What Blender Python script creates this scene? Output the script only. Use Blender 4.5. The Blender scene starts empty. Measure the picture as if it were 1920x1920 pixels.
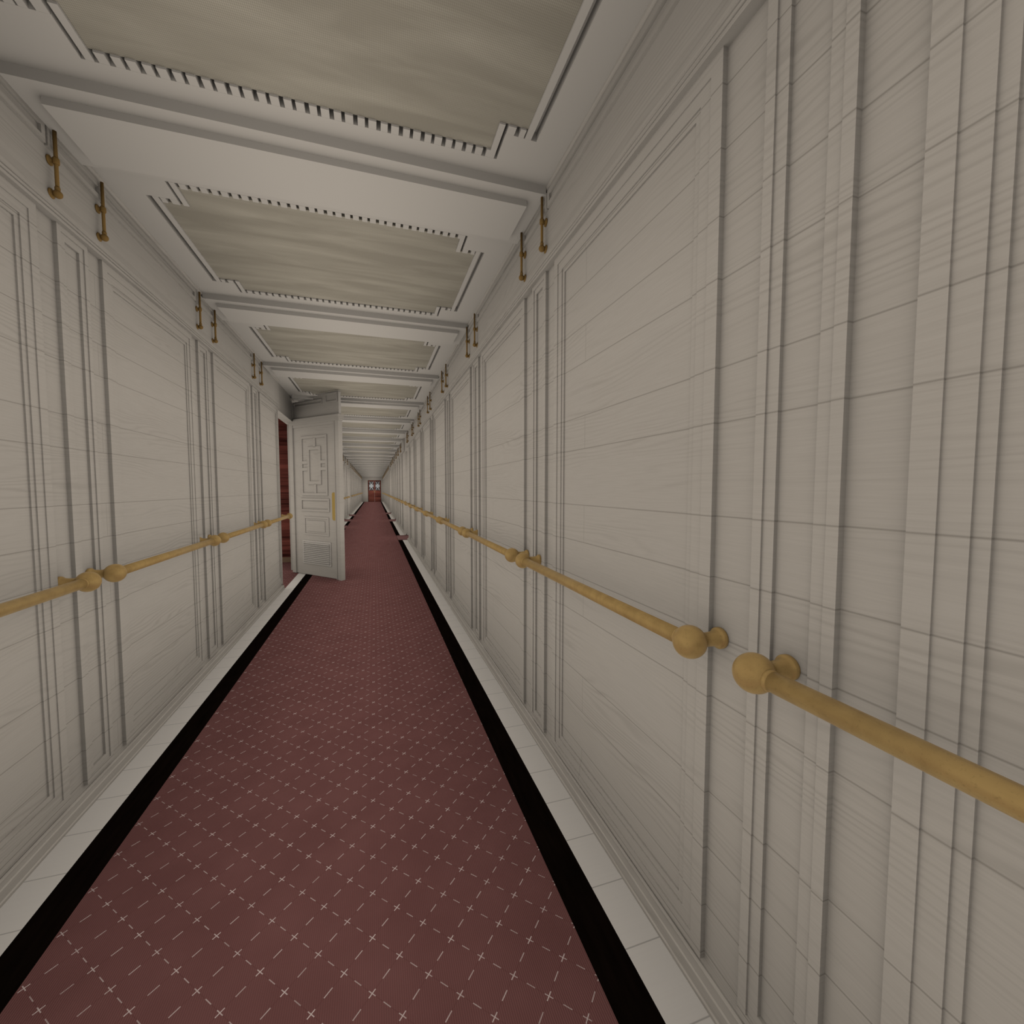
import bpy, math, random
from mathutils import Matrix, Vector
R = random.Random(7)
scn = bpy.context.scene
C = scn.collection
PI = math.pi

# ------------------------------------------------------------------ sizes (metres, corridor centre x=0, floor z=0)
P = 1.3825            # panelling bay
YN, YF = -4.3, 43.0   # corridor ends
AF, AG = .962, .976   # panel face / plank ground (half widths)
ZC = 2.655            # ceiling
PC = 1.70             # ceiling bay
KS = 1.4e-4           # the deck's sheer: head room drops slowly with distance
def hz(y): return 1 - KS * max(y, 0) ** 2 / ZC
def warp(v): return (v[0], v[1], v[2] * hz(v[1]))

# ------------------------------------------------------------------ materials
def srgb(r, g, b):
    f = lambda c: (c / 255 / 12.92) if c / 255 <= .04045 else ((c / 255 + .055) / 1.055) ** 2.4
    return (f(r), f(g), f(b), 1)
class NT:
    def __init__(self, name):
        m = bpy.data.materials.new(name); m.use_nodes = True
        self.m = m; self.t = m.node_tree; self.n = self.t.nodes
        self.b = self.n['Principled BSDF']
    def new(self, typ, **kw):
        o = self.n.new(typ)
        for k, v in kw.items(): setattr(o, k, v)
        return o
    def link(self, a, b): self.t.links.new(a, b)
    def math(self, op, a, b=None, c=None, clamp=False):
        o = self.new('ShaderNodeMath', operation=op); o.use_clamp = clamp
        for i, v in enumerate((a, b, c)):
            if v is None: continue
            if hasattr(v, 'links'): self.link(v, o.inputs[i])
            else: o.inputs[i].default_value = v
        return o.outputs[0]
    def mix(self, fac, a, b, mode='MIX'):
        o = self.new('ShaderNodeMix', data_type='RGBA', blend_type=mode)
        for i, v in ((0, fac), (6, a), (7, b)):
            if hasattr(v, 'links'): self.link(v, o.inputs[i])
            else: o.inputs[i].default_value = v
        return o.outputs[2]
    def noise(self, vec, scale, detail=3, dist=0.0, rough=.5):
        o = self.new('ShaderNodeTexNoise'); o.inputs['Scale'].default_value = scale
        o.inputs['Detail'].default_value = detail; o.inputs['Distortion'].default_value = dist
        o.inputs['Roughness'].default_value = rough
        if vec is not None: self.link(vec, o.inputs['Vector'])
        return o.outputs['Fac']
    def mapping(self, vec, scale=(1, 1, 1), rot=(0, 0, 0), loc=(0, 0, 0)):
        o = self.new('ShaderNodeMapping'); self.link(vec, o.inputs['Vector'])
        o.inputs['Scale'].default_value = scale; o.inputs['Rotation'].default_value = rot; o.inputs['Location'].default_value = loc
        return o.outputs[0]
    def pos(self): return self.new('ShaderNodeNewGeometry').outputs['Position']
    def objc(self): return self.new('ShaderNodeTexCoord').outputs['Object']
    def sep(self, v):
        o = self.new('ShaderNodeSeparateXYZ'); self.link(v, o.inputs[0]); return o.outputs
    def bump(self, h, strength, dist=.002):
        o = self.new('ShaderNodeBump'); o.inputs['Strength'].default_value = strength; o.inputs['Distance'].default_value = dist
        self.link(h, o.inputs['Height']); self.link(o.outputs[0], self.b.inputs['Normal'])
    def set(self, rough=.6, metal=0., spec=.3, col=None):
        self.b.inputs['Roughness'].default_value = rough; self.b.inputs['Metallic'].default_value = metal
        self.b.inputs['Specular IOR Level'].default_value = spec
        if col is not None:
            if hasattr(col, 'links'): self.link(col, self.b.inputs['Base Color'])
            else: self.b.inputs['Base Color'].default_value = col

WOOD = (.565, .489, .403, 1)
WOOD_D = (.475, .407, .331, 1)
SEAM = (.34, .29, .235, 1)
SEAMS = [2.237, 2.093, 1.939, 1.796, 1.588, 1.457, 1.232, 1.082, .936, .780, .531, .383, .228, .100]
ROWS = [(2.093, 2.237), (1.796, 1.939), (1.457, 1.588), (1.082, 1.232), (.780, .936), (.383, .531), (.100, .228)]

def painted_wood(name, along, seams=True, up=2, joints=None, tint=1.0, cross=False):
    """white painted oak boards: grain runs along one axis, joints between boards at fixed heights"""
    t = NT(name); p = t.pos() if along != 'obj' else t.objc()
    s = t.sep(p)
    lng = s[1] if along == 'y' else s[0]
    hgt = s[2]
    cmb = t.new('ShaderNodeCombineXYZ'); t.link(lng, cmb.inputs[0]); t.link(hgt, cmb.inputs[1]); t.link(s[0] if along == 'y' else s[1], cmb.inputs[2])
    v = cmb.outputs[0]
    big = t.noise(t.mapping(v, (.55, 4.2, .3)), 1.6, 2, .25)
    h2 = t.math('ADD', t.math('MULTIPLY', hgt, 330.0), t.math('MULTIPLY', big, 70.0))
    ring = t.math('SINE', h2)
    ring = t.math('POWER', t.math('MULTIPLY', t.math('ADD', ring, 1.0), .5), 3.0)
    patch = t.math('MULTIPLY', t.math('SUBTRACT', t.noise(t.mapping(v, (.9, 6.0, .2)), 1.3, 2), .44), 5.0, clamp=True)
    ring = t.math('MULTIPLY', ring, patch)
    fine = t.noise(t.mapping(v, (9, 260, 9)), 1.0, 3, 0, .6)
    col = t.mix(t.math('MULTIPLY', t.math('SUBTRACT', fine, .34), 1.15, clamp=True), WOOD, WOOD_D)
    col = t.mix(t.math('MULTIPLY', ring, .55), col, (.43, .368, .30, 1))
    blot = t.noise(t.mapping(v, (2.5, 3, 2)), 1.2, 3)
    col = t.mix(t.math('MULTIPLY', t.math('SUBTRACT', blot, .45), .5, clamp=True), col, (.50, .44, .372, 1))
    hb = t.math('ADD', t.math('MULTIPLY', ring, -.5), t.math('MULTIPLY', fine, .35))
    if seams:
        acc = None
        for z in SEAMS:
            d = t.math('ABSOLUTE', t.math('SUBTRACT', hgt, z))
            k = t.math('SUBTRACT', 1.0, t.math('DIVIDE', d, .0027), clamp=True)
            acc = k if acc is None else t.math('MAXIMUM', acc, k)
        if joints is not None:
            m = t.math('PINGPONG', t.math('SUBTRACT', lng, joints), P / 2)
            jl = t.math('SUBTRACT', 1.0, t.math('DIVIDE', m, .0019), clamp=True)
            inr = None
            for a, b in ROWS:
                w = t.math('LESS_THAN', t.math('ABSOLUTE', t.math('SUBTRACT', hgt, (a + b) / 2)), (b - a) / 2)
                inr = w if inr is None else t.math('MAXIMUM', inr, w)
            acc = t.math('MAXIMUM', acc, t.math('MULTIPLY', t.math('MULTIPLY', jl, inr), .9))
        col = t.mix(t.math('MULTIPLY', acc, .95), col, SEAM)
        hb = t.math('SUBTRACT', hb, t.math('MULTIPLY', acc, 1.2))
    t.set(.62, 0, .0, col)
    t.bump(hb, .28, .0015)
    return t.m
M = {}
M['wood_r'] = painted_wood('white_painted_boards_right', 'y', joints=1.5435)
M['wood_l'] = painted_wood('white_painted_boards_left', 'y', joints=2.405)
M['wood_trim'] = painted_wood('white_painted_trim', 'y', seams=False)
M['wood_x'] = painted_wood('white_painted_end_wall', 'x', seams=True)
M['wood_door'] = painted_wood('white_painted_door_boards', 'obj', seams=False)

t = NT('ceiling_paint'); t.set(.7, 0, .0, t.mix(t.math('MULTIPLY', t.noise(t.pos(), 3.0, 2), .3), (.66, .578, .484, 1), (.635, .555, .463, 1))); M['ceil'] = t.m

t = NT('woven_ceiling_cloth'); p = t.pos()
st = t.noise(t.mapping(p, (1.2, 7, 1)), 1.4, 4, .5)
wx = t.math('SINE', t.math('MULTIPLY', t.sep(p)[0], 1150.0)); wy = t.math('SINE', t.math('MULTIPLY', t.sep(p)[1], 880.0))
wv = t.math('MULTIPLY', t.math('ADD', t.math('MULTIPLY', wx, .6), t.math('MULTIPLY', wy, .4)), .32)
col = t.mix(t.math('MULTIPLY', t.math('SUBTRACT', st, .38), 2.6, clamp=True), (.43, .365, .275, 1), (.64, .55, .42, 1))
col = t.mix(t.math('ADD', .36, wv, clamp=True), col, (.29, .246, .184, 1))
t.set(.85, 0, .0, col); t.bump(wv, .3, .001); M['cloth'] = t.m

t = NT('red_stitched_carpet'); p = t.pos(); s = t.sep(p)
DL = .07157; X0, Y0 = .1523, 1.9499
xx = t.math('SUBTRACT', s[0], X0); yy = t.math('SUBTRACT', s[1], Y0)
pp = t.math('DIVIDE', t.math('ADD', xx, yy), 2 * DL); qq = t.math('DIVIDE', t.math('SUBTRACT', xx, yy), 2 * DL)
fp = t.math('ABSOLUTE', t.math('SUBTRACT', t.math('FRACT', t.math('ADD', pp, .5)), .5))
fq = t.math('ABSOLUTE', t.math('SUBTRACT', t.math('FRACT', t.math('ADD', qq, .5)), .5))
def thread(al, ac, w, dash):
    on = t.math('LESS_THAN', ac, w)
    a = t.math('MAXIMUM', t.math('LESS_THAN', al, .115), t.math('MULTIPLY', t.math('GREATER_THAN', al, .5 - dash), .8))
    line = t.math('MULTIPLY', t.math('LESS_THAN', ac, w * .8), t.math('LESS_THAN', .115, al))
    return t.math('MULTIPLY', on, a), line
ta, la = thread(fp, fq, .0135, .13); tb, lb = thread(fq, fp, .0115, .12)
vis = t.math('ADD', .40, t.math('MULTIPLY', t.noise(p, 16.0, 2), 1.0), clamp=True)
th = t.math('MULTIPLY', t.math('MAXIMUM', ta, t.math('MULTIPLY', tb, .8)), vis)
rib = t.math('MULTIPLY', t.math('ADD', t.math('SINE', t.math('MULTIPLY', s[0], 2 * PI / .0056)), 1.0), .5)
blot = t.noise(t.mapping(p, (1, 1, 1)), 5.0, 3)
cc = t.mix(t.math('MULTIPLY', t.math('SUBTRACT', blot, .35), 1.6, clamp=True), (.200, .083, .072, 1), (.255, .110, .095, 1))
cc = t.mix(t.math('MULTIPLY', rib, .36), cc, (.108, .043, .038, 1))
cc = t.mix(t.math('MULTIPLY', t.math('MAXIMUM', la, lb), .35), cc, (.13, .046, .04, 1))
cc = t.mix(t.math('MULTIPLY', th, 1.0), cc, (.72, .56, .49, 1))
t.set(.95, 0, .0, cc); t.bump(t.math('SUBTRACT', t.math('MULTIPLY', th, .6), rib), .35, .002); M['carpet'] = t.m

t = NT('black_stained_boards'); p = t.pos()
t.set(.55, 0, .0, t.mix(t.noise(t.mapping(p, (22, 3, 1)), 2.0, 3), (.002, .0015, .001, 1), (.011, .006, .004, 1))); M['black'] = t.m

t = NT('white_margin_boards'); p = t.pos(); s = t.sep(p)
m = t.math('PINGPONG', t.math('SUBTRACT', s[1], 1.7723), .098)
sm = t.math('SUBTRACT', 1.0, t.math('DIVIDE', m, .003), clamp=True)
gr = t.noise(t.mapping(p, (5, 160, 1)), 1.0, 3)
col = t.mix(t.math('MULTIPLY', gr, .35), (.86, .765, .655, 1), (.75, .66, .56, 1))
t.set(.6, 0, .15, t.mix(t.math('MULTIPLY', sm, .8), col, (.36, .31, .26, 1))); M['margin'] = t.m

t = NT('aged_brass'); p = t.pos()
n1 = t.noise(p, 26.0, 4, .3); n2 = t.noise(p, 240.0, 2)
col = t.mix(t.math('MULTIPLY', t.math('SUBTRACT', n1, .38), 2.4, clamp=True), (.70, .46, .175, 1), (.55, .345, .13, 1))
col = t.mix(t.math('MULTIPLY', t.math('SUBTRACT', n2, .6), 1.5, clamp=True), col, (.26, .15, .05, 1))
t.set(.36, .5, .3, col); t.bump(n2, .06, .001); M['brass'] = t.m
t = NT('shaded_rod_brass'); t.set(.5, .3, .2, (.34, .20, .065, 1)); M['rodbrass'] = t.m  # handrail brass darkened in colour, painting in the shade rods get beside the wall
t = NT('polished_brass_plate'); t.set(.4, 0, .4, (.52, .34, .10, 1)); M['plate'] = t.m

def mahogany(name, axis, light, dark):
    t = NT(name); p = t.pos()
    n = t.noise(t.mapping(p, (1.2, 1.2, 26)), 1.5, 4, .4); n2 = t.noise(t.mapping(p, (.4, .4, 5)), 1.7, 2)
    col = t.mix(t.math('SUBTRACT', t.math('MULTIPLY', t.math('ADD', t.math('MULTIPLY', n, .5), t.math('MULTIPLY', n2, .9)), 2.1), 1.0, clamp=True), dark, light)
    t.set(.5, 0, .25, col); return t.m
M['mahogany'] = mahogany('red_mahogany_boards', 'x', (.30, .085, .06, 1), (.035, .010, .008, 1))
M['red_door'] = mahogany('red_mahogany_door', 'x', (.33, .10, .066, 1), (.10, .030, .022, 1))
t = NT('tan_skirting'); t.set(.6, 0, .2, (.30, .19, .115, 1)); M['tan'] = t.m
t = NT('dark_grille'); t.set(.5, 0, .2, (.035, .018, .014, 1)); M['grille'] = t.m
t = NT('frosted_pane'); t.set(.35, 0, .3, (.62, .62, .60, 1)); M['pane'] = t.m
t = NT('rubber_black'); t.set(.7, 0, .1, (.012, .010, .010, 1)); M['rubber'] = t.m
t = NT('worn_threshold'); t.set(.9, 0, .05, t.mix(t.noise(t.pos(), 30, 2), (.235, .12, .105, 1), (.19, .09, .08, 1))); M['thresh'] = t.m

# ------------------------------------------------------------------ mesh helpers
class MB:
    def __init__(self): self.v = []; self.f = []; self.mi = []; self.smooth = []
    def quad(self, pts, m=0, sm=False):
        i = len(self.v); self.v += [tuple(p) for p in pts]; self.f.append(tuple(range(i, i + len(pts)))); self.mi.append(m); self.smooth.append(sm)
    def box(self, x0, x1, y0, y1, z0, z1, m=0, skip=''):
        p = [(x0, y0, z0), (x1, y0, z0), (x1, y1, z0), (x0, y1, z0), (x0, y0, z1), (x1, y0, z1), (x1, y1, z1), (x0, y1, z1)]
        for k, q in (('b', (3, 2, 1, 0)), ('t', (4, 5, 6, 7)), ('f', (0, 1, 5, 4)), ('k', (2, 3, 7, 6)), ('l', (3, 0, 4, 7)), ('r', (1, 2, 6, 5))):
            if k not in skip: self.quad([p[i] for i in q], m)
    def ring(self, loops, cap=True, m=0, close=True):
        """bridge successive loops (lists of equal length) and cap the last one"""
        n = len(loops[0]); base = len(self.v)
        for l in loops: self.v += [tuple(p) for p in l]
        for a in range(len(loops) - 1):
            for i in range(n if close else n - 1):
                j = (i + 1) % n
                self.f.append((base + a * n + i, base + a * n + j, base + (a + 1) * n + j, base + (a + 1) * n + i)); self.mi.append(m); self.smooth.append(False)
        if cap: self.f.append(tuple(base + (len(loops) - 1) * n + i for i in range(n))); self.mi.append(m); self.smooth.append(False)
    def lathe(self, prof, origin, axis, n=20, m=0, smooth=True):
        """revolve (radius, distance) pairs round an axis"""
        ax = Vector(axis).normalized(); u = ax.orthogonal().normalized(); w = ax.cross(u); o = Vector(origin)
        base = len(self.v)
        for r, d in prof:
            for i in range(n):
                a = 2 * PI * i / n; self.v.append(tuple(o + ax * d + (u * math.cos(a) + w * math.sin(a)) * r))
        for k in range(len(prof) - 1):
            for i in range(n):
                j = (i + 1) % n
                self.f.append((base + k * n + i, base + k * n + j, base + (k + 1) * n + j, base + (k + 1) * n + i)); self.mi.append(m)
                self.smooth.append(smooth)
        for k, rev in ((0, True), (len(prof) - 1, False)):
            q = [base + k * n + i for i in range(n)]
            self.f.append(tuple(q[::-1] if rev else q)); self.mi.append(m); self.smooth.append(False)
    def tube(self, a, b, r, n=16, m=0):
        a = Vector(a); b = Vector(b); self.lathe([(r, 0), (r, (b - a).length)], a, b - a, n, m)
    def ball(self, c, r, n=24, k=14, sx=1.0, m=0):
        prof = [(max(r * math.sin(PI * i / k), 1e-4), -r * math.cos(PI * i / k) * sx) for i in range(k + 1)]
        self.lathe(prof, c, (1, 0, 0), n, m)
    def mesh(self, name, mats, fn=None):
        me = bpy.data.meshes.new(name)
        vs = [fn(v) for v in self.v] if fn else self.v
        me.from_pydata(vs, [], self.f)
        for x in mats: me.materials.append(x)
        me.polygons.foreach_set('material_index', self.mi); me.polygons.foreach_set('use_smooth', self.smooth)
        import bmesh
        bm = bmesh.new(); bm.from_mesh(me); bmesh.ops.recalc_face_normals(bm, faces=bm.faces); bm.to_mesh(me); bm.free()
        me.update(); return me
def link(name, me, parent=None, loc=(0, 0, 0), rotz=0.0):
    o = bpy.data.objects.new(name, me); C.objects.link(o)
    o.location = loc; o.rotation_euler = (0, 0, rotz)
    if parent: o.parent = parent
    return o
def build(name, mb, mats, parent=None, fn=None, **kw):
    return link(name, mb.mesh(name, mats if isinstance(mats, list) else [mats], fn), parent, **kw)
def empty(name, loc=(0, 0, 0), rotz=0.0):
    return link(name, None, None, loc, rotz)
def tag(o, label, cat, group=None, kind=None):
    o['label'] = label; o['category'] = cat
    if group: o['group'] = group
    if kind: o['kind'] = kind
    return o
def struct(o, label=None, cat=None):
    o['kind'] = 'structure'
    if label: o['label'] = label; o['category'] = cat
    return o
def copy_tree(o, parent=None):
    c = o.copy(); C.objects.link(c)
    if parent: c.parent = parent
    for ch in list(o.children): copy_tree(ch, c)
    return c

# ------------------------------------------------------------------ openings in the two walls
DOOR_Y = (6.115, 7.50)
OPEN = {'l': [DOOR_Y, (14.75, 15.65), (17.85, 18.75), (21.2, 22.1)], 'r': [(11.02, 11.93), (17.35, 18.2), (22.4, 23.3)]}
def free(side, a, b):
    return all(b <= o[0] + 1e-6 or a >= o[1] - 1e-6 for o in OPEN[side])

# ------------------------------------------------------------------ floor
mb = MB(); mb.box(-1.3, 1.3, YN - .2, YF + .2, -.12, -.004)
floor = struct(build('floor', mb, M['margin']))
for s in (-1, 1):
    mb = MB(); mb.box(*(sorted((s * .831, s * 1.05))), YN, YF, -.004, .003); build('white_margin', mb, M['margin'], floor)
    mb = MB(); mb.box(*(sorted((s * .72, s * .831))), YN, YF, -.004, .003); build('black_border', mb, M['black'], floor)
mb = MB(); mb.box(-.72, .72, YN, YF - .01, -.004, .007)
tag(build('carpet_runner', mb, M['carpet']), 'long dull red carpet runner with pale cross-stitch diamonds down the corridor', 'carpet')

# ------------------------------------------------------------------ walls
def panel_mesh(name, w, steps, z0, z1, mat, side):
    """a raised frame round a sunk field; local x = into the corridor from the plank ground, local y along the wall"""
    mb = MB(); T = AG - AF
    def loop(off, x): return [(x, off, z0 + off), (x, w - off, z0 + off), (x, w - off, z1 - off), (x, off, z1 - off)]
    loops = [loop(0, -.002), loop(0, T)]
    x = T
    for off, nx in steps:
        loops += [loop(off, x), loop(off, nx)]; x = nx
    mb.ring(loops)
    return mb.mesh(name, [mat])
BIG = [(.037, .0104), (.074, .0063), (.094, .0010)]
NAR = [(.023, .0098), (.050, .0010)]
SIDE = {'r': 1, 'l': -1}
walls = {}
for side in 'rl':
    s = SIDE[side]; mat = M['wood_' + side]
    # plank ground in bay-long pieces, cut away at the openings
    cuts = sorted([YN, YF] + [y for o in OPEN[side] for y in o] + [k * P for k in range(-3, 32) if YN < k * P < YF])
    mb = MB()
    for a, b in zip(cuts, cuts[1:]):
        if b - a < 1e-4: continue
        if free(side, a, b): mb.box(*sorted((s * AG, s * 1.10)), a, b, -.004, 2.42)
        else: mb.box(*sorted((s * AG, s * 1.10)), a, b, 2.30, 2.42)
    wall = struct(build('wall_right' if side == 'r' else 'wall_left', mb, mat, fn=warp))
    walls[side] = wall
    wide_w, nar_w, wide_0, nar_0 = (.979, .183, .8492, .5466) if side == 'r' else (.988, .187, 1.0575, .7677)
    wide = panel_mesh('wide_panel', wide_w, BIG, .083, 2.318, mat, side)
    nar = panel_mesh('narrow_panel', nar_w, NAR, .083, 2.318, mat, side)
    for k in range(-4, 31):
        for me, w, y0, nm in ((wide, wide_w, wide_0 + k * P, 'wide_panel'), (nar, nar_w, nar_0 + k * P, 'narrow_panel')):
            if y0 < YN or y0 + w > YF: continue
            if side == 'l' and nm == 'wide_panel' and y0 < DOOR_Y[0] < y0 + w:
                me2 = panel_mesh('wide_panel', DOOR_Y[0] - .018 - y0, BIG, .083, 2.318, mat, side)
            elif not free(side, y0 - .01, y0 + w + .01): continue
            else: me2 = me
            o = link(nm, me2, wall, (s * AG, y0, 0))
            o.scale = (-s, 1, hz(y0 + w / 2))
    # baseboard, cornice, frieze and crown: one profile swept along the wall
    segs = []
    ys = [YN] + [y for o in OPEN[side] for y in o] + [YF]
    for a, b in zip(ys[::2], ys[1::2]): segs.append((a, b))
    def sweep(prof, ranges):
        m = MB()
        for a, b in ranges:
            n = max(1, int((b - a) / 2.0)); st = [a + (b - a) * i / n for i in range(n + 1)]
            m.ring([[(s * x, y, z) for x, z in prof] for y in st], cap=False)
            for y in (a, b): m.quad([(s * x, y, z) for x, z in prof])
        return m
    base = [(1.0, .0), (.9435, .0), (.9435, .012), (.947, .016), (.948, .046), (.951, .050), (.968, .052), (.972, .060), (1.0, .060)]
    struct(build('baseboard_right' if side == 'r' else 'baseboard_left', sweep(base, segs), M['wood_trim'], fn=warp))
    fr = [(1.1, 2.318), (.946, 2.318), (.946, 2.330), (.955, 2.333), (.9455, 2.336), (.9455, 2.345), (.9515, 2.348), (.943, 2.351), (.943, 2.366),
          (.9465, 2.40), (.9465, 2.625), (.9425, 2.629), (.9425, 2.640), (.936, 2.648), (.933, 2.66), (1.1, 2.66)]
    fr_o = [(1.1, 2.30), (.972, 2.30), (.972, 2.66), (1.1, 2.66)]
    m = sweep(fr, segs); m2 = sweep(fr_o, OPEN[side]); off = len(m.v)
    m.v += m2.v; m.f += [tuple(i + off for i in f) for f in m2.f]; m.mi += m2.mi; m.smooth += m2.smooth
    trim = struct(build('trim_1' if side == 'r' else 'trim_2', m, M['wood_trim'], fn=warp))
    # thin double-line frames on the frieze, one over each wide and each narrow panel
    def frieze_frame(w):
        m = MB(); z0, z1 = 2.550, 2.622
        def loop(o, x): return [(x, o, z0 + o), (x, w - o, z0 + o), (x, w - o, z1 - o), (x, o, z1 - o)]
        m.ring([loop(0, -.001), loop(0, .011), loop(.020, .011), loop(.020, .0004)])
        return m.mesh('frieze_moulding', [M['wood_trim']])
    gn = (1.9291 + nar_w + .022, 2.2317 - .022)
    fw = frieze_frame(wide_w + .045); fn_ = frieze_frame(nar_w + .14)
    for k in range(-4, 31):
        for me, w, y0 in ((fw, wide_w + .045, wide_0 - .0225 + k * P), (fn_, nar_w + .14, nar_0 - .07 + k * P)):
            if y0 < YN or y0 + w > YF or not free(side, y0 - .02, y0 + w + .02): continue
            o = link('frieze_moulding', me, trim, (s * .9465, y0, 0)); o.scale = (-s, 1, hz(y0 + w / 2))

# vestibules behind the far openings
n = 1
for side in 'rl':
    s = SIDE[side]
    for a, b in OPEN[side]:
        if (a, b) == DOOR_Y: continue
        n += 1
        mb = MB()
        for y0, y1 in ((a - .06, a), (b, b + .06)): mb.box(*sorted((s * 1.10, s * 1.75)), y0, y1, -.004, 2.40)
        mb.box(*sorted((s * 1.70, s * 1.75)), a, b, -.004, 2.40); mb.box(*sorted((s * 1.10, s * 1.75)), a, b, 2.34, 2.40)
        mb.box(*sorted((s * 1.3, s * 1.75)), a, b, -.06, -.004)
        struct(build('wall_vestibule.%03d' % n, mb, M['wood_x'], fn=warp))
TH = [('r', 0, 'worn dull red threshold mat crossing the black border, nearest of three on the right'),
      ('r', 1, 'thin brownish threshold mat on the right floor margin, second of three'),
      ('r', 2, 'small threshold mat on the right floor margin, farthest of three'),
      ('l', 1, 'thin threshold mat on the left floor margin, just past the open door'),
      ('l', 2, 'thin threshold mat on the left floor margin, second past the open door'),
      ('l', 3, 'thin threshold mat on the left floor margin, third past the open door')]
for side, i, lab in TH:
    s = SIDE[side]; a, b = OPEN[side][i]
    mb = MB(); mb.box(*sorted((s * .725, s * 1.085)), a + .02, b - .02, .003, .016)
    mb.box(*sorted((s * .725, s * 1.085)), b - .02, b, .003, .03); mb.box(*sorted((s * .725, s * 1.085)), a, a + .02, .003, .014)
    tag(build('threshold_mat', mb, M['thresh']), lab, 'mat', 'threshold mats at the side passages')

# ------------------------------------------------------------------ ceiling: plate with notched coffers, cloth panels, dentil mouldings, stepped beams
mb = MB()
nb0, nb1 = -4, 22
rects = [(-.99, -.806, -.85, .85), (.806, .99, -.85, .85), (-.681, .681, -.85, -.566), (-.681, .681, .566, .85)]
for sx in (-1, 1):
    x0, x1 = sorted((sx * .681, sx * .806)); rects += [(x0, x1, -.85, -.433), (x0, x1, .433, .85)]
for j in range(nb0, nb1 + 1):
    yc = 2.915 + PC * j
    for x0, x1, y0, y1 in rects: mb.box(x0, x1, yc + y0, yc + y1, ZC, ZC + .035)
    mb.box(-1.1, 1.1, yc - .85, yc + .85, ZC + .035, ZC + .07)
mb.box(-1.1, 1.1, 2.915 + PC * nb1 + .85, YF + .1, ZC, ZC + .07)
ceiling = struct(build('ceiling', mb, M['ceil'], fn=warp))
mb = MB()
zc = .007
mb.box(-.758, .758, -.395, .395, zc, .03); mb.box(-.646, .646, -.528, -.395, zc, .03); mb.box(-.646, .646, .395, .528, zc, .03)
cloth = mb.mesh('cloth_panel', [M['cloth']])
mb = MB()
for sx in (-1, 1):
    mb.box(*sorted((sx * .758, sx * .783)), -.433, .433, 0, .034)
    for sy in (-1, 1):
        ya, yb = sorted((sy * .395, sy * .433))
        for x0, x1 in ((.682, .713), (.731, .7525)): mb.box(*sorted((sx * x0, sx * x1)), ya, yb, 0, .034)
        y2 = sorted((sy * .395, sy * .566)); mb.box(*sorted((sx * .646, sx * .669)), *y2, 0, .034)
x = -.646; i = 0
while x < .646:
    g = .0155 if i % 2 else .0125
    x2 = min(x + .0407 - g, .646)
    for sy in (-1, 1): mb.box(x + g, min(x + .0407, .646), *sorted((sy * .528, sy * .566)), 0, .034)
    x += .0407; i += 1
dent = mb.mesh('dentil_moulding', [M['ceil']])
mb = MB(); mb.box(-.936, .936, 0, .41, -.038, .004); mb.box(-.866, .866, .062, .348, -.065, -.036)
beam = mb.mesh('ceiling_beam', [M['ceil']])
for j in range(nb0, nb1 + 1):
    yc = 2.915 + PC * j
    link('cloth_panel', cloth, ceiling, (0, yc, ZC * hz(yc)))
    link('dentil_moulding', dent, ceiling, (0, yc, ZC * hz(yc)))
    link('ceiling_beam', beam, ceiling, (0, 3.565 + PC * j, ZC * hz(3.77 + PC * j)))

# ------------------------------------------------------------------ end walls
mb = MB(); DX0, DX1, DZ = -.405, .785, 2.05
mb.box(-1.1, DX0, YF, YF + .1, -.004, 2.6); mb.box(DX1, 1.1, YF, YF + .1, -.004, 2.6); mb.box(DX0, DX1, YF, YF + .1, DZ, 2.6)
struct(build('wall_end', mb, M['wood_x']))
mb = MB(); mb.box(-1.1, 1.1, YN - .1, YN, -.004, 2.75); struct(build('wall_back', mb, M['wood_x']))

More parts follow.
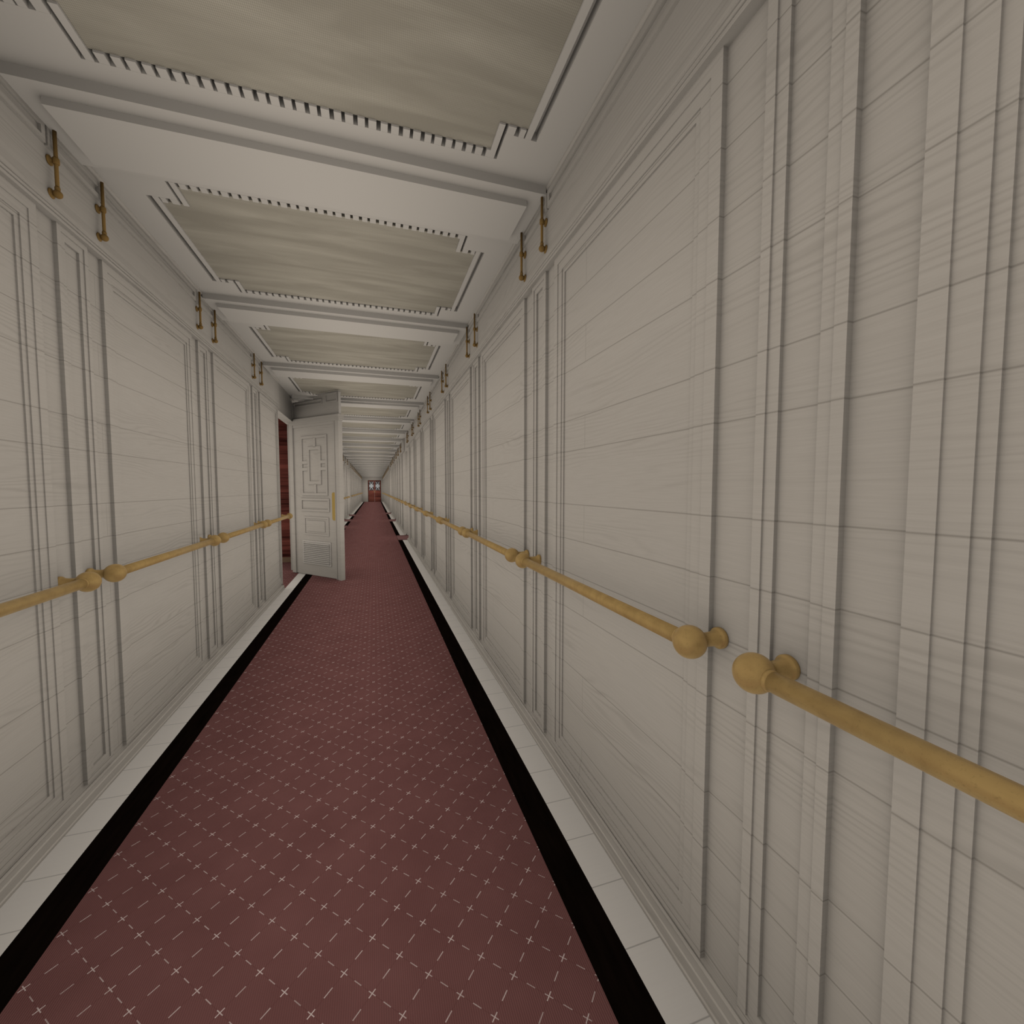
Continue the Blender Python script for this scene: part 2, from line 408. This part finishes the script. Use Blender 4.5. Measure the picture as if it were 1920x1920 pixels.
# the red double door at the far end
dr = empty('door_2', (0, YF, 0)); struct(dr, 'red mahogany double door with patterned glass at the far end of the corridor', 'door')
for i, (a, b) in enumerate(((DX0 + .03, (DX0 + DX1) / 2 - .002), ((DX0 + DX1) / 2 + .002, DX1 - .03))):
    mb = MB(); gx0, gx1, gz0, gz1 = a + .075, b - .075, 1.09, 1.95
    for x0, x1, z0, z1 in ((a, gx0, .0, DZ - .03), (gx1, b, .0, DZ - .03), (gx0, gx1, .0, gz0), (gx0, gx1, gz1, DZ - .03)): mb.box(x0, x1, .02, .06, z0, z1)
    for z0, z1 in ((.08, .36), (.40, .62), (.66, .92)): mb.box(a + .07, b - .07, .012, .022, z0, z1)
    leaf = build('door_leaf', mb, M['red_door'], dr)
    mb = MB(); mb.box(gx0, gx1, .042, .050, gz0, gz1); build('glass_pane', mb, M['pane'], leaf)
    mb = MB(); cx, cz = (gx0 + gx1) / 2, (gz0 + gz1) / 2
    def strip(x0, z0, x1, z1, w=.018):
        d = Vector((x1 - x0, 0, z1 - z0)); L = d.length; d.normalize(); q = Vector((-d.z, 0, d.x)) * w / 2
        pts = [Vector((x0, 0, z0)) + q, Vector((x0, 0, z0)) - q, Vector((x1, 0, z1)) - q, Vector((x1, 0, z1)) + q]
        mb.ring([[(p.x, .042, p.z) for p in pts], [(p.x, .030, p.z) for p in pts]])
    for zz in (gz0 + .21, gz1 - .21): strip(gx0, zz, gx1, zz, .035)
    for sx in (-1, 1):
        for sz in (-1, 1):
            strip(cx + sx * .21, cz + sz * .22, cx + sx * .09, cz + sz * .10, .05)
            strip(cx + sx * .05, cz + sz * .43, cx + sx * .20, cz + sz * .26, .04)
            strip(cx, cz + sz * .25, cx + sx * .12, cz + sz * .42, .035)
    for sz in (-1, 1): strip(cx, cz + sz * .43, cx, cz + sz * .22, .05)
    strip(gx0, gz0, gx0, gz1, .03); strip(gx1, gz0, gx1, gz1, .03); strip(gx0, gz0, gx1, gz0, .03); strip(gx0, gz1, gx1, gz1, .03)
    build('grille', mb, M['grille'], leaf)
    mb = MB(); hx = b - .04 if i == 0 else a + .04
    mb.box(hx - .016, hx + .016, .012, .021, .90, 1.06); mb.tube((hx, .012, .985), (hx, -.02, .985), .009, 10); mb.ball((hx, -.025, .985), .02, 12, 8)
    build('door_handle', mb, M['brass'], leaf)
mb = MB(); mb.box(DX0, DX0 + .03, -.012, .08, 0, DZ); mb.box(DX1 - .03, DX1, -.012, .08, 0, DZ); mb.box(DX0 + .03, DX1 - .03, -.012, .08, DZ - .03, DZ)
build('door_frame', mb, M['grille'], dr)

# ------------------------------------------------------------------ the open louvred door, swung into the corridor from the left wall
HX, HY = -1.0381, 7.2625
door = empty('door_1', (HX, HY, 0), math.atan2(-.74694, .66489))
struct(door, 'white louvred wall-bay door standing open into the corridor from the left wall', 'door')
Z0 = .013
# local x runs from the hinge to the free edge, -y faces the viewer
mb = MB(); mb.box(.09, 1.045, .016, .05, Z0, 2.22)
leaf = build('door_leaf', mb, M['wood_door'], door)
mb = MB(); mb.box(.0, .092, .0, .055, Z0, 2.235); mb.box(.074, .092, -.004, .0, Z0, 2.235)
build('door_casing', mb, M['wood_door'], door)
mb = MB(); mb.box(1.042, 1.150, .0, .055, Z0 - .006, 2.235); mb.box(1.042, 1.056, -.006, .0, Z0, 2.235); mb.box(1.088, 1.150, -.009, .0, Z0 - .006, 2.235)
build('door_casing', mb, M['wood_door'], door)
mb = MB(); mb.box(.09, 1.045, .004, .02, 2.195, 2.235)
mb.box(.005, 1.156, -.006, .06, 2.235, 2.262); mb.box(-.004, 1.163, -.014, .066, 2.262, 2.285); mb.box(-.013, 1.172, -.024, .074, 2.285, 2.318)
build('door_head', mb, M['wood_door'], door)
def frame_bars(mb, x0, x1, z0, z1, w, y0, y1):
    mb.box(x0, x1, y0, y1, z0, z0 + w); mb.box(x0, x1, y0, y1, z1 - w, z1); mb.box(x0, x0 + w, y0, y1, z0 + w, z1 - w); mb.box(x1 - w, x1, y0, y1, z0 + w, z1 - w)
mb = MB(); ya, yb = .004, .018
frame_bars(mb, .270, .872, 1.195, 2.058, .034, ya, yb)
frame_bars(mb, .425, .732, 1.355, 1.902, .046, ya, yb)
for z0, z1 in ((1.892, 2.03), (1.225, 1.362)): mb.box(.568, .618, ya, yb, z0, z1)
for z0, z1 in ((1.655, 1.698), (1.557, 1.600)): mb.box(.30, .43, ya, yb, z0, z1); mb.box(.73, .84, ya, yb, z0, z1)
build('fret_panel', mb, M['wood_door'], door)
mb = MB(); frame_bars(mb, .240, .900, .962, 1.150, .028, .004, .018); mb.box(.285, .86, .013, .017, 1.01, 1.105)
build('lock_rail_panel', mb, M['wood_door'], door)
mb = MB(); frame_bars(mb, .305, .876, .610, .880, .024, .008, .018); mb.box(.37, .788, .008, .018, .667, .822)
build('lower_panel', mb, M['wood_door'], door)
mb = MB(); frame_bars(mb, .262, .912, .178, .525, .02, .006, .018)
for i in range(11):
    z = .206 + i * .0270
    # a sloping slat: lip in front, top face falling outwards
    pr = [(.0155, z + .004), (-.007, z + .006), (-.007, z + .0085), (.0155, z + .0235)]
    mb.ring([[(x, y, zz) for y, zz in pr] for x in (.282, .892)], cap=False)
mb.box(.282, .892, .0145, .017, .198, .505)
build('louvre', mb, M['ceil'], door)
mb = MB()
def rounded(x0, x1, z0, z1, r, y):
    pts = []
    for cx, cz, a0 in ((x1 - r, z0 + r, -90), (x1 - r, z1 - r, 0), (x0 + r, z1 - r, 90), (x0 + r, z0 + r, 180)):
        for k in range(7): a = math.radians(a0 + 15 * k); pts.append((cx + r * math.cos(a), y, cz + r * math.sin(a)))
    return pts
mb.ring([rounded(.955, 1.040, .845, 1.238, .024, .017), rounded(.955, 1.040, .845, 1.238, .024, .011), rounded(.958, 1.037, .848, 1.235, .022, .010)])
build('push_plate', mb, M['plate'], door)['label'] = 'brass push plate'
# the slice of frieze that swings with the door; its top is stepped to clear the ceiling beam
mb = MB(); top = [(.100, 2.572), (.60, 2.572), (.60, 2.606), (.70, 2.606), (.70, 2.640), (1.152, 2.640)]
poly = [(.100, 2.318)] + top + [(1.152, 2.318)]
mb.ring([[(x, .034, z) for x, z in poly], [(x, .004, z) for x, z in poly]]); mb.quad([(x, .034, z) for x, z in poly][::-1])
frz = build('frieze_block', mb, M['wood_door'], door)
mb = MB()
for x0, x1, z1 in ((.135, .800, 2.560), (.872, 1.132, 2.622)): frame_bars(mb, x0, x1, 2.490, z1, .02, -.006, .005)
build('frieze_moulding', mb, M['wood_door'], frz)
mb = MB(); mb.box(1.152, 1.158, .0, .036, 2.318, 2.62)
build('edge_bead', mb, M['ceil'], frz)
mb = MB()
for z in (.35, 1.2, 1.95): mb.tube((-.012, .03, z - .05), (-.012, .03, z + .05), .011, 12)
build('hinge', mb, M['brass'], door)

# jamb of the doorway
mb = MB(); mb.box(-1.10, -.964, DOOR_Y[0] - .018, DOOR_Y[0] + .004, -.003, 2.30); mb.box(-1.10, -.964, DOOR_Y[1] - .004, DOOR_Y[1] + .018, -.003, 2.30)
mb.box(-1.10, -.968, *DOOR_Y, 2.288, 2.302)
struct(build('trim_3', mb, M['wood_trim']))
# the cabin behind it
mb = MB(); mb.box(-3.2, -1.10, 5.5, 8.42, -.06, -.0); struct(build('floor_cabin', mb, M['carpet']))
mb = MB(); mb.box(-1.10, -.945, *DOOR_Y, -.004, .004); struct(build('trim_4', mb, M['carpet']))
mb = MB(); mb.box(-3.2, -1.10, 8.38, 8.45, 0, 2.6)
for z0, z1 in ((.30, .34), (.98, 1.03), (1.02, 1.05), (2.05, 2.10), (2.22, 2.30), (2.40, 2.44)): mb.box(-3.2, -1.10, 8.362, 8.382, z0, z1)
cab = struct(build('wall_cabin_far', mb, M['mahogany']))
mb = MB(); mb.box(-3.2, -1.10, 8.35, 8.385, 0, .085); struct(build('baseboard_cabin', mb, M['tan']))
mb = MB(); mb.box(-3.25, -3.2, 5.5, 8.45, 0, 2.6); struct(build('wall_cabin_left', mb, M['mahogany']))
mb = MB(); mb.box(-3.2, -1.10, 5.45, 5.5, 0, 2.6); struct(build('wall_cabin_near', mb, M['mahogany']))
mb = MB(); mb.box(-3.2, -1.10, 5.45, 8.45, 2.55, 2.6); struct(build('ceiling_cabin', mb, M['mahogany']))

# ------------------------------------------------------------------ brass handrails
RX, RZ, RB = .884, .9375, .039
RL = 1.2015
def make_rail():
    root = empty('handrail')
    mb = MB(); mb.tube((0, .025, 0), (0, RL - .025, 0), .0195, 24)
    for y, d in ((.030, 1), (RL - .030, -1)): mb.lathe([(.0195, 0), (.0212, .003), (.0212, .009), (.0195, .012)], (0, y, 0), (0, d, 0), 24)
    build('rail', mb, M['brass'], root)
    for y in (0, RL):
        mb = MB(); mb.ball((0, 0, 0), RB, 36, 20); build('knob', mb, M['brass'], root, loc=(0, y, 0))
        mb = MB()
        mb.lathe([(.0195, .022), (.0215, .0325), (.0195, .0365), (.0175, .039), (.0168, .052), (.0178, .066), (.0200, .0745), (.0225, .0785), (.0248, .0795), (.0258, .0815), (.0258, .0895), (.0245, .0915)], (0, 0, 0), (1, 0, 0), 28)
        build('bracket', mb, M['brass'], root, loc=(0, y, 0))
    return root
ORD = ['nearest', 'second', 'third', 'fourth', 'fifth', 'sixth', 'seventh', 'eighth', 'ninth', 'tenth']
rail = make_rail(); used = False
def place(proto, used, x, y, z, rot, sc):
    o = copy_tree(proto) if used else proto
    o.location = (x, y, z); o.rotation_euler = (0, 0, rot)
    return o
LR = {0: 'brass handrail section running off the lower right edge, large ball at its far end', 1: 'second brass handrail section on the right wall, rising from the big nearest ball pair'}
for k in range(-3, 30):
    y = .8225 + k * P
    if y + RL > YF - .1: break
    o = place(rail, used, RX, y, RZ * hz(y + .6), 0, 1); used = True
    if k <= -2: lab = 'brass handrail section on the right wall behind the viewpoint'
    elif k + 1 < 10: lab = 'brass handrail section with ball ends on the right wall, %s counted from the front' % ORD[k + 1]
    else: lab = 'small far brass handrail section on the right wall, beyond the tenth'
    tag(o, lab, 'handrail', 'brass handrail sections along the right wall')
vis = 0
for k in range(-4, 30):
    y = 2.2515 + k * P
    if y + RL > YF - .1 or y < YN + .1: continue
    if any(y + RL > a - .02 and y < b + .02 for a, b in OPEN['l'] if (a, b) != DOOR_Y): continue
    if 5.5 < y < 7.4 : continue
    o = place(rail, used, -RX, y + RL, RZ * hz(y + .6), PI, 1)
    if k < -1: lab = 'brass handrail section on the left wall behind the viewpoint'
    elif k < 3: lab = ['brass handrail section running off the left edge of the left wall', 'brass handrail section on the left wall, first whole one between two ball pairs',
                       'brass handrail section on the left wall, second whole one between two ball pairs', 'brass handrail section ending in a ball across the open red doorway'][k + 1]
    else: lab = 'small far brass handrail section on the left wall beyond the open door'
    tag(o, lab, 'handrail', 'brass handrail sections along the left wall')

# ------------------------------------------------------------------ short upright brass rods on the friezes
def make_rod():
    root = empty('brass_rod')
    mb = MB(); mb.tube((0, 0, .012), (0, 0, .232), .0062, 14); mb.lathe([(.0062, 0), (.008, .004), (.0085, .014), (.0062, .02)], (0, 0, .008), (0, 0, 1), 14)
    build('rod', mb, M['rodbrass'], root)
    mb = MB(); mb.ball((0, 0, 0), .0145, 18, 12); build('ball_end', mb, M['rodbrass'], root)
    for z, nm in ((0, 'lower_bracket'), (.118, 'collar')):
        mb = MB(); mb.lathe([(.006, .0), (.006, .010), (.009, .0135), (.016, .0155), (.0175, .0165), (.0175, .0205), (.015, .0215)], (0, 0, 0), (1, 0, 0), 18)
        if z: mb.lathe([(.0085, -.012), (.0105, -.008), (.0105, .008), (.0085, .012)], (0, 0, 0), (0, 0, 1), 16)
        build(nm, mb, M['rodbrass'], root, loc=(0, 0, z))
    return root
rod = make_rod(); used = False
SN = {'r': 'right', 'l': 'left'}
for side, ys in (('r', (1.886, 2.171)), ('l', (2.098, 2.389))):
    s = SIDE[side]; lst = []
    for k in range(-4, 30):
        for y0 in ys:
            y = y0 + k * P
            if YN + .1 < y < YF - .2 and free(side, y - .04, y + .04): lst.append(y)
    lst.sort(); i = 0
    for y in lst:
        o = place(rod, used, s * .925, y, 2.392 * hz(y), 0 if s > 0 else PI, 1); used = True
        if y < (1.7 if side == 'r' else 2.2): lab = 'upright brass rod on the %s frieze above or behind the viewpoint' % SN[side]
        elif i < 10 and y < 14: lab = 'short upright brass rod on the %s frieze under the ceiling, %s counted from the front' % (SN[side], ORD[i]); i += 1
        else: lab = 'tiny far upright brass rod on the %s frieze, beyond the nearer ones' % SN[side]
        tag(o, lab, 'rod', 'upright brass rods on the %s frieze' % SN[side])

# ------------------------------------------------------------------ camera: 100 degree lens, turned 17.7 degrees right, tipped 3 down, rolled 1 degree
B = ((0.952488811, 0.016622617, -0.304119636), (-0.304573491, 0.052737801, -0.951027714), (0.000230031, 0.998470036, 0.055294974))
import math as _m
f = 805.54
d = Vector(((702.02 - 960) / f, -(915.33 - 960) / f, -1)).normalized()
up = Vector((_m.sin(-.01745), _m.cos(-.01745), 0)); up = (up - d * up.dot(d)).normalized(); xx_ = d.cross(up)
rot = Matrix((xx_, d, up))            # world axes in camera coordinates -> rows map camera vectors to the world
cam = bpy.data.cameras.new('camera'); co = bpy.data.objects.new('camera', cam); C.objects.link(co)
cam.sensor_fit = 'HORIZONTAL'; cam.sensor_width = 36; cam.lens = 36 * f / 1920; cam.clip_start = .02; cam.clip_end = 200
co.matrix_world = Matrix.Translation((.1792, 0, 1.3)) @ rot.to_4x4()
scn.camera = co

# ------------------------------------------------------------------ light
w = bpy.data.worlds.new('world'); scn.world = w; w.use_nodes = True
w.node_tree.nodes['Background'].inputs[0].default_value = (1, .96, .9, 1); w.node_tree.nodes['Background'].inputs[1].default_value = .5
scn.cycles.use_fast_gi = True; scn.cycles.fast_gi_method = 'ADD'
w.light_settings.ao_factor = .535; w.light_settings.distance = .89
scn.cycles.max_bounces = 1; scn.cycles.diffuse_bounces = 0; scn.cycles.glossy_bounces = 1
scn.view_settings.view_transform = 'Standard'; scn.view_settings.look = 'None'; scn.view_settings.gamma = 1; scn.view_settings.use_curve_mapping = False
scn.view_settings.exposure = 0.0
